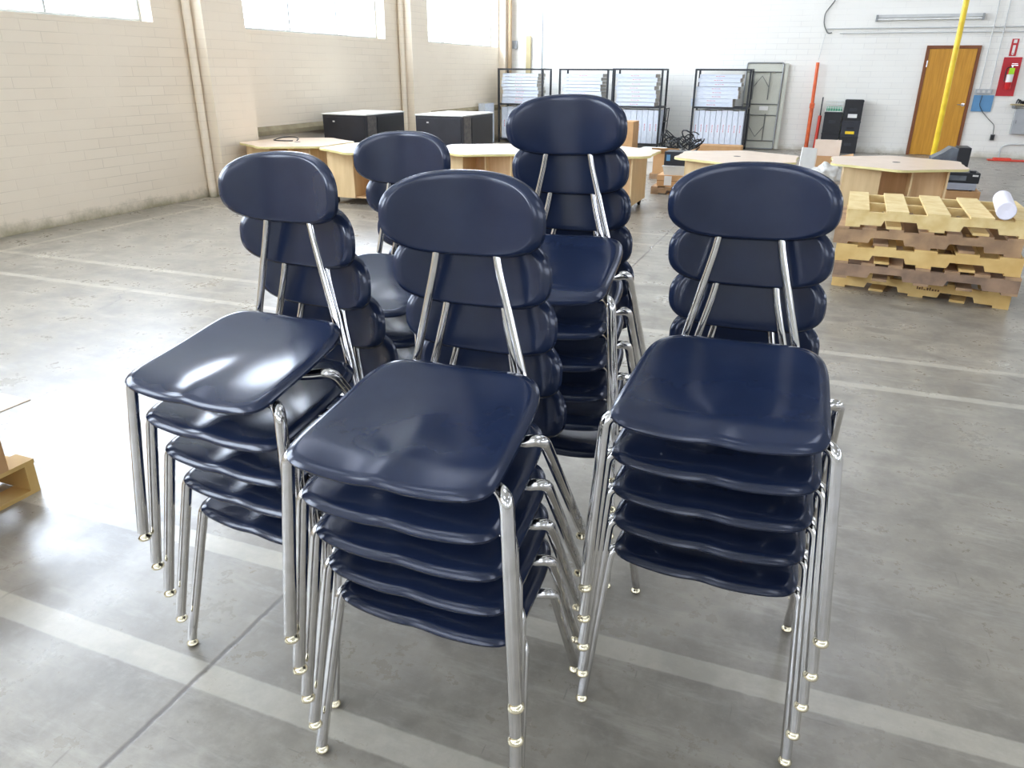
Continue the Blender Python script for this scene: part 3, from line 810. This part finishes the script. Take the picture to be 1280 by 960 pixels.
# ------------------------------------------------------------------ clutter between tables and back wall
def crate(name, label, cat, x, y, z, w, d_, h, m, group=None, lid=None, rz=0):
    t = thing(name, label, cat, (x, y, z), R(rz), group)
    obj('box_body', B_(0, w, 0, d_, 0, h, bev=.003), m, t)
    if lid: obj('lid', B_(-.01, w+.01, -.01, d_+.01, h, h+.02), lid, t)
    return t
t = make_pallet('small_pallet', 'low brown pallet under the carton and white bin behind the tables', 1.0, .8, None, mats=(brownw, brownw), bw=.09, nb=6, h=.10)
t.location = (-2.14, 10.45, 0)
t = crate('carton_box', 'brown carton with white labels on the low pallet', 'box', -2.08, 10.52, .10, .62, .40, .15, card)
obj('shipping_label', B_(.10, .20, -.003, 0, .015, .14), tape, t)
obj('tape_seam', B_(.0, .62, -.002, 0, .072, .078), stamp, t)
t = thing('white_tub', 'white plastic tub standing on the brown carton behind the tables', 'tub', (-2.02, 10.54, .25))
bm = bmesh.new(); r_ = bmesh.ops.create_cube(bm, size=1)
for v in bm.verts:
    k = 1 if v.co.z > 0 else .9
    v.co = Vector((.25+v.co.x*.50*k, .17+v.co.y*.34*k, (v.co.z+.5)*.115))
obj('tub_body', bm, paint_white, t); obj('tub_rim', B_(-.008, .508, -.008, .348, .108, .122, bev=.003), paint_white, t)
t = crate('black_carton', 'black printed box resting on the white tub', 'box', -2.01, 10.56, .375, .50, .30, .18, charcoal)
obj('printed_panel', B_(.03, .08, -.003, 0, .06, .14), bluep, t)
for k in range(2):
    crate('white_bin', 'white plastic bin of the pair stacked behind the open carton, %s one' % ('lower', 'upper')[k], 'bin', -2.78, 12.45, k*.205, .36, .36, .18, paint_white, 'pair of white bins', paint_white)
crate('wood_crate', 'flat wooden crate supporting the open cardboard carton', 'crate', -2.50, 12.00, 0, .50, .45, .08, brownw)
t = thing('open_carton', 'tall open cardboard carton behind the white tub', 'box', (-2.46, 12.02, .08))
bm = bmesh.new()
for a in ((0, .42, 0, .005, 0, .30), (0, .42, .375, .38, 0, .30), (0, .005, .005, .375, 0, .30), (.415, .42, .005, .375, 0, .30), (.005, .415, .005, .375, 0, .005)): box(bm, *a)
obj('carton_body', bm, card, t)
bm = bmesh.new(); prism(bm, [(0, .30), (.0, .306), (-.16, .40), (-.165, .395)], 0, .42, 'X'); o = obj('flap', bm, card, t)
bm = bmesh.new(); prism(bm, [(.42, .30), (.42, .306), (.60, .37), (.60, .364)], .01, .37, 'Y'); obj('flap', bm, card, t)
crate('brown_carton', 'brown carton on the floor in front of the third rack', 'box', -4.05, 15.9, 0, .34, .5, .60, card)
crate('low_carton', 'low tan carton in front of the separate rack', 'box', -2.50, 16.6, 0, .9, .4, .14, card)
# tangle of cables and parts
bm = bmesh.new()
rr = random.Random(3)
for k in range(22):
    cx, cy = rr.uniform(-2.95, -2.35), rr.uniform(15.3, 15.8); rad = rr.uniform(.06, .16); tz = rr.uniform(.05, .3)
    pts = [(cx+rad*math.cos(a), cy+rad*math.sin(a)*.8, max(.10, tz+.06+rad*.9*math.sin(a+k))) for a in [q*.55 for q in range(11)]]
    tube(bm, pts, rr.uniform(.008, .016), 6)
tag(obj('cable_tangle', bm, blackp, smooth='auto'), 'tangled heap of black cables on the dark crate before the racks', 'cables', kind='stuff')
crate('dark_crate', 'dark flat crate under the tangled cables', 'crate', -2.98, 15.2, 0, .95, .7, .08, charcoal)
# right-hand clutter
t = thing('open_carton', 'tan open carton with raised flap behind the table gap, left of the black bins', 'box', (-.15, 12.0, 0))
bm = bmesh.new()
for a in ((0, .36, 0, .005, 0, .42), (0, .36, .345, .35, 0, .42), (0, .005, .005, .345, 0, .42), (.355, .36, .005, .345, 0, .42), (.005, .355, .005, .345, 0, .005)): box(bm, *a)
obj('carton_body', bm, card, t)
bm = bmesh.new(); prism(bm, [(.345, .42), (.35, .42), (.40, .645), (.395, .645)], 0, .36, 'X'); obj('flap', bm, card_pale, t)
bm = bmesh.new(); prism(bm, [(.36, .42), (.36, .425), (.54, .47), (.54, .465)], .01, .34, 'Y'); obj('flap', bm, card, t)
t = thing('white_board', 'white board leaning upright beside the tan open carton', 'board', (-.31, 11.5, 0)); t.rotation_euler = (R(-6), R(4), R(18))
obj('board_sheet', B_(0, .20, 0, .03, 0, .60), paint_white, t); obj('edge_strip', B_(.20, .215, 0, .03, 0, .60), card_pale, t)
bm = bmesh.new(); bmesh.ops.create_icosphere(bm, subdivisions=4, radius=1)
from mathutils import noise as mn
for v in bm.verts:
    n_ = mn.noise(v.co*2.1)*.35+mn.noise(v.co*5.3)*.16
    c_ = v.co*(1+n_); v.co = Vector((c_.x*.20, c_.y*.22, max(-.16, c_.z*.17)))
tag(obj('crumpled_bag', bm, bagm, smooth=True, loc=(.06, 10.95, .283)), 'crumpled white plastic bag heaped between the two right-hand tables', 'bag')
crate('support_carton', 'brown carton holding up the crumpled white bag', 'box', -.13, 10.75, 0, .40, .40, .12, card)
t = thing('projection_tv', 'black and grey monitor on a carton behind the pallet-side table', 'monitor', (1.52, 12.0, .28))
bm = bmesh.new()
prism(bm, [(.16, .0), (.16, .33), (.07, .345), (-.02, .27), (-.14, .20), (-.14, .05), (0, 0)], .02, .36, 'Y'); obj('housing', bm, crtgrey, t)
obj('screen_bezel', B_(.16, .31, 0, .38, 0, .35, bev=.01), blackp, t)
obj('stand', B_(-.05, .2, .06, .3, .0, .012), blackp, t)
crate('monitor_carton', 'plain carton underneath the black and grey monitor', 'box', 1.40, 11.98, 0, .44, .42, .28, card)
t = thing('printer', 'black printer on top of the grey scanner beside the pallet-side table', 'printer', (1.36, 10.42, .352))
obj('printer_body', B_(0, .38, 0, .34, 0, .12, bev=.008), blackp, t); obj('control_panel', B_(.06, .24, -.004, 0, .03, .085), crtgrey, t); obj('paper_slot', B_(.30, .36, -.003, 0, .08, .10), tape, t); obj('top_tray', B_(.27, .33, .02, .08, .12, .14), blackp, t)
t = thing('scanner', 'light grey scanner sandwiched between printer and carton', 'scanner', (1.34, 10.41, .262))
obj('scanner_body', B_(0, .38, 0, .36, .012, .082, bev=.006), prngrey, t); obj('lid', B_(.005, .375, .005, .355, .082, .090), prngrey, t)
for x in (.04, .32): obj('foot', B_(x, x+.03, .02, .05, 0, .012), blackp, t)
t = crate('printer_carton', 'tan carton under the scanner and printer', 'box', 1.30, 10.40, 0, .48, .40, .262, card)
obj('hand_hole', B_(.03, .13, -.002, 0, .13, .16), blackp, t)

# ------------------------------------------------------------------ light
w = bpy.data.worlds.new('World'); bpy.context.scene.world = w; w.use_nodes = True
bg = w.node_tree.nodes['Background']
bg.inputs['Color'].default_value = (.79, .86, 1.0, 1); bg.inputs['Strength'].default_value = 10.0
def portal(loc, rot, sx, sy):
    l = bpy.data.lights.new('window_portal', 'AREA'); l.shape = 'RECTANGLE'; l.size = sx; l.size_y = sy
    l.cycles.is_portal = True
    o = bpy.data.objects.new('window_portal', l); C.objects.link(o); o.location = loc; o.rotation_euler = rot
for a, b in wins_l: portal((XL-.29, (a+b)/2, (WZ0+WZ1)/2), (0, R(-90), 0), WZ1-WZ0, b-a)
for a, b in fill_wins_r: portal((XR+.29, (a+b)/2, 3.5), (0, R(90), 0), 2.2, b-a)
for a, b in fill_wins_f: portal(((a+b)/2, YR-.29, 3.25), (R(90), 0, 0), b-a, 2.7)

for y0, y1 in SKY:
    for x0, x1 in SKX: portal(((x0+x1)/2, (y0+y1)/2, ZC+.19), (0, 0, 0), x1-x0, y1-y0)
# ------------------------------------------------------------------ camera
cam = bpy.data.cameras.new('Camera'); co = bpy.data.objects.new('Camera', cam); C.objects.link(co)
pi_, ro_, ya_ = R(22.7904), R(.3344), R(21.7864)
fw = Vector((-math.sin(ya_)*math.cos(pi_), math.cos(ya_)*math.cos(pi_), -math.sin(pi_)))
rt = Vector((math.cos(ya_), math.sin(ya_), 0)); up = rt.cross(fw)
rt2 = rt*math.cos(ro_)+up*math.sin(ro_); up2 = -rt*math.sin(ro_)+up*math.cos(ro_)
M = Matrix((rt2, up2, -fw)).transposed().to_4x4(); M.translation = (0, 0, 1.5563)
co.matrix_world = M
cam.sensor_fit = 'HORIZONTAL'; cam.sensor_width = 36; cam.lens = 36*932.83/1280; cam.clip_start = .05; cam.clip_end = 200
sc = bpy.context.scene; sc.camera = co
sc.view_settings.view_transform = 'Standard'; sc.view_settings.look = 'None'; sc.view_settings.gamma = 1
sc.view_settings.use_curve_mapping = False; sc.view_settings.exposure = 0.95
sc.cycles.use_denoising = True
sc.cycles.max_bounces = 10; sc.cycles.diffuse_bounces = 6; sc.cycles.glossy_bounces = 6; sc.cycles.transparent_max_bounces = 12
sc.cycles.caustics_reflective = False; sc.cycles.caustics_refractive = False
sc.cycles.sample_clamp_indirect = 8
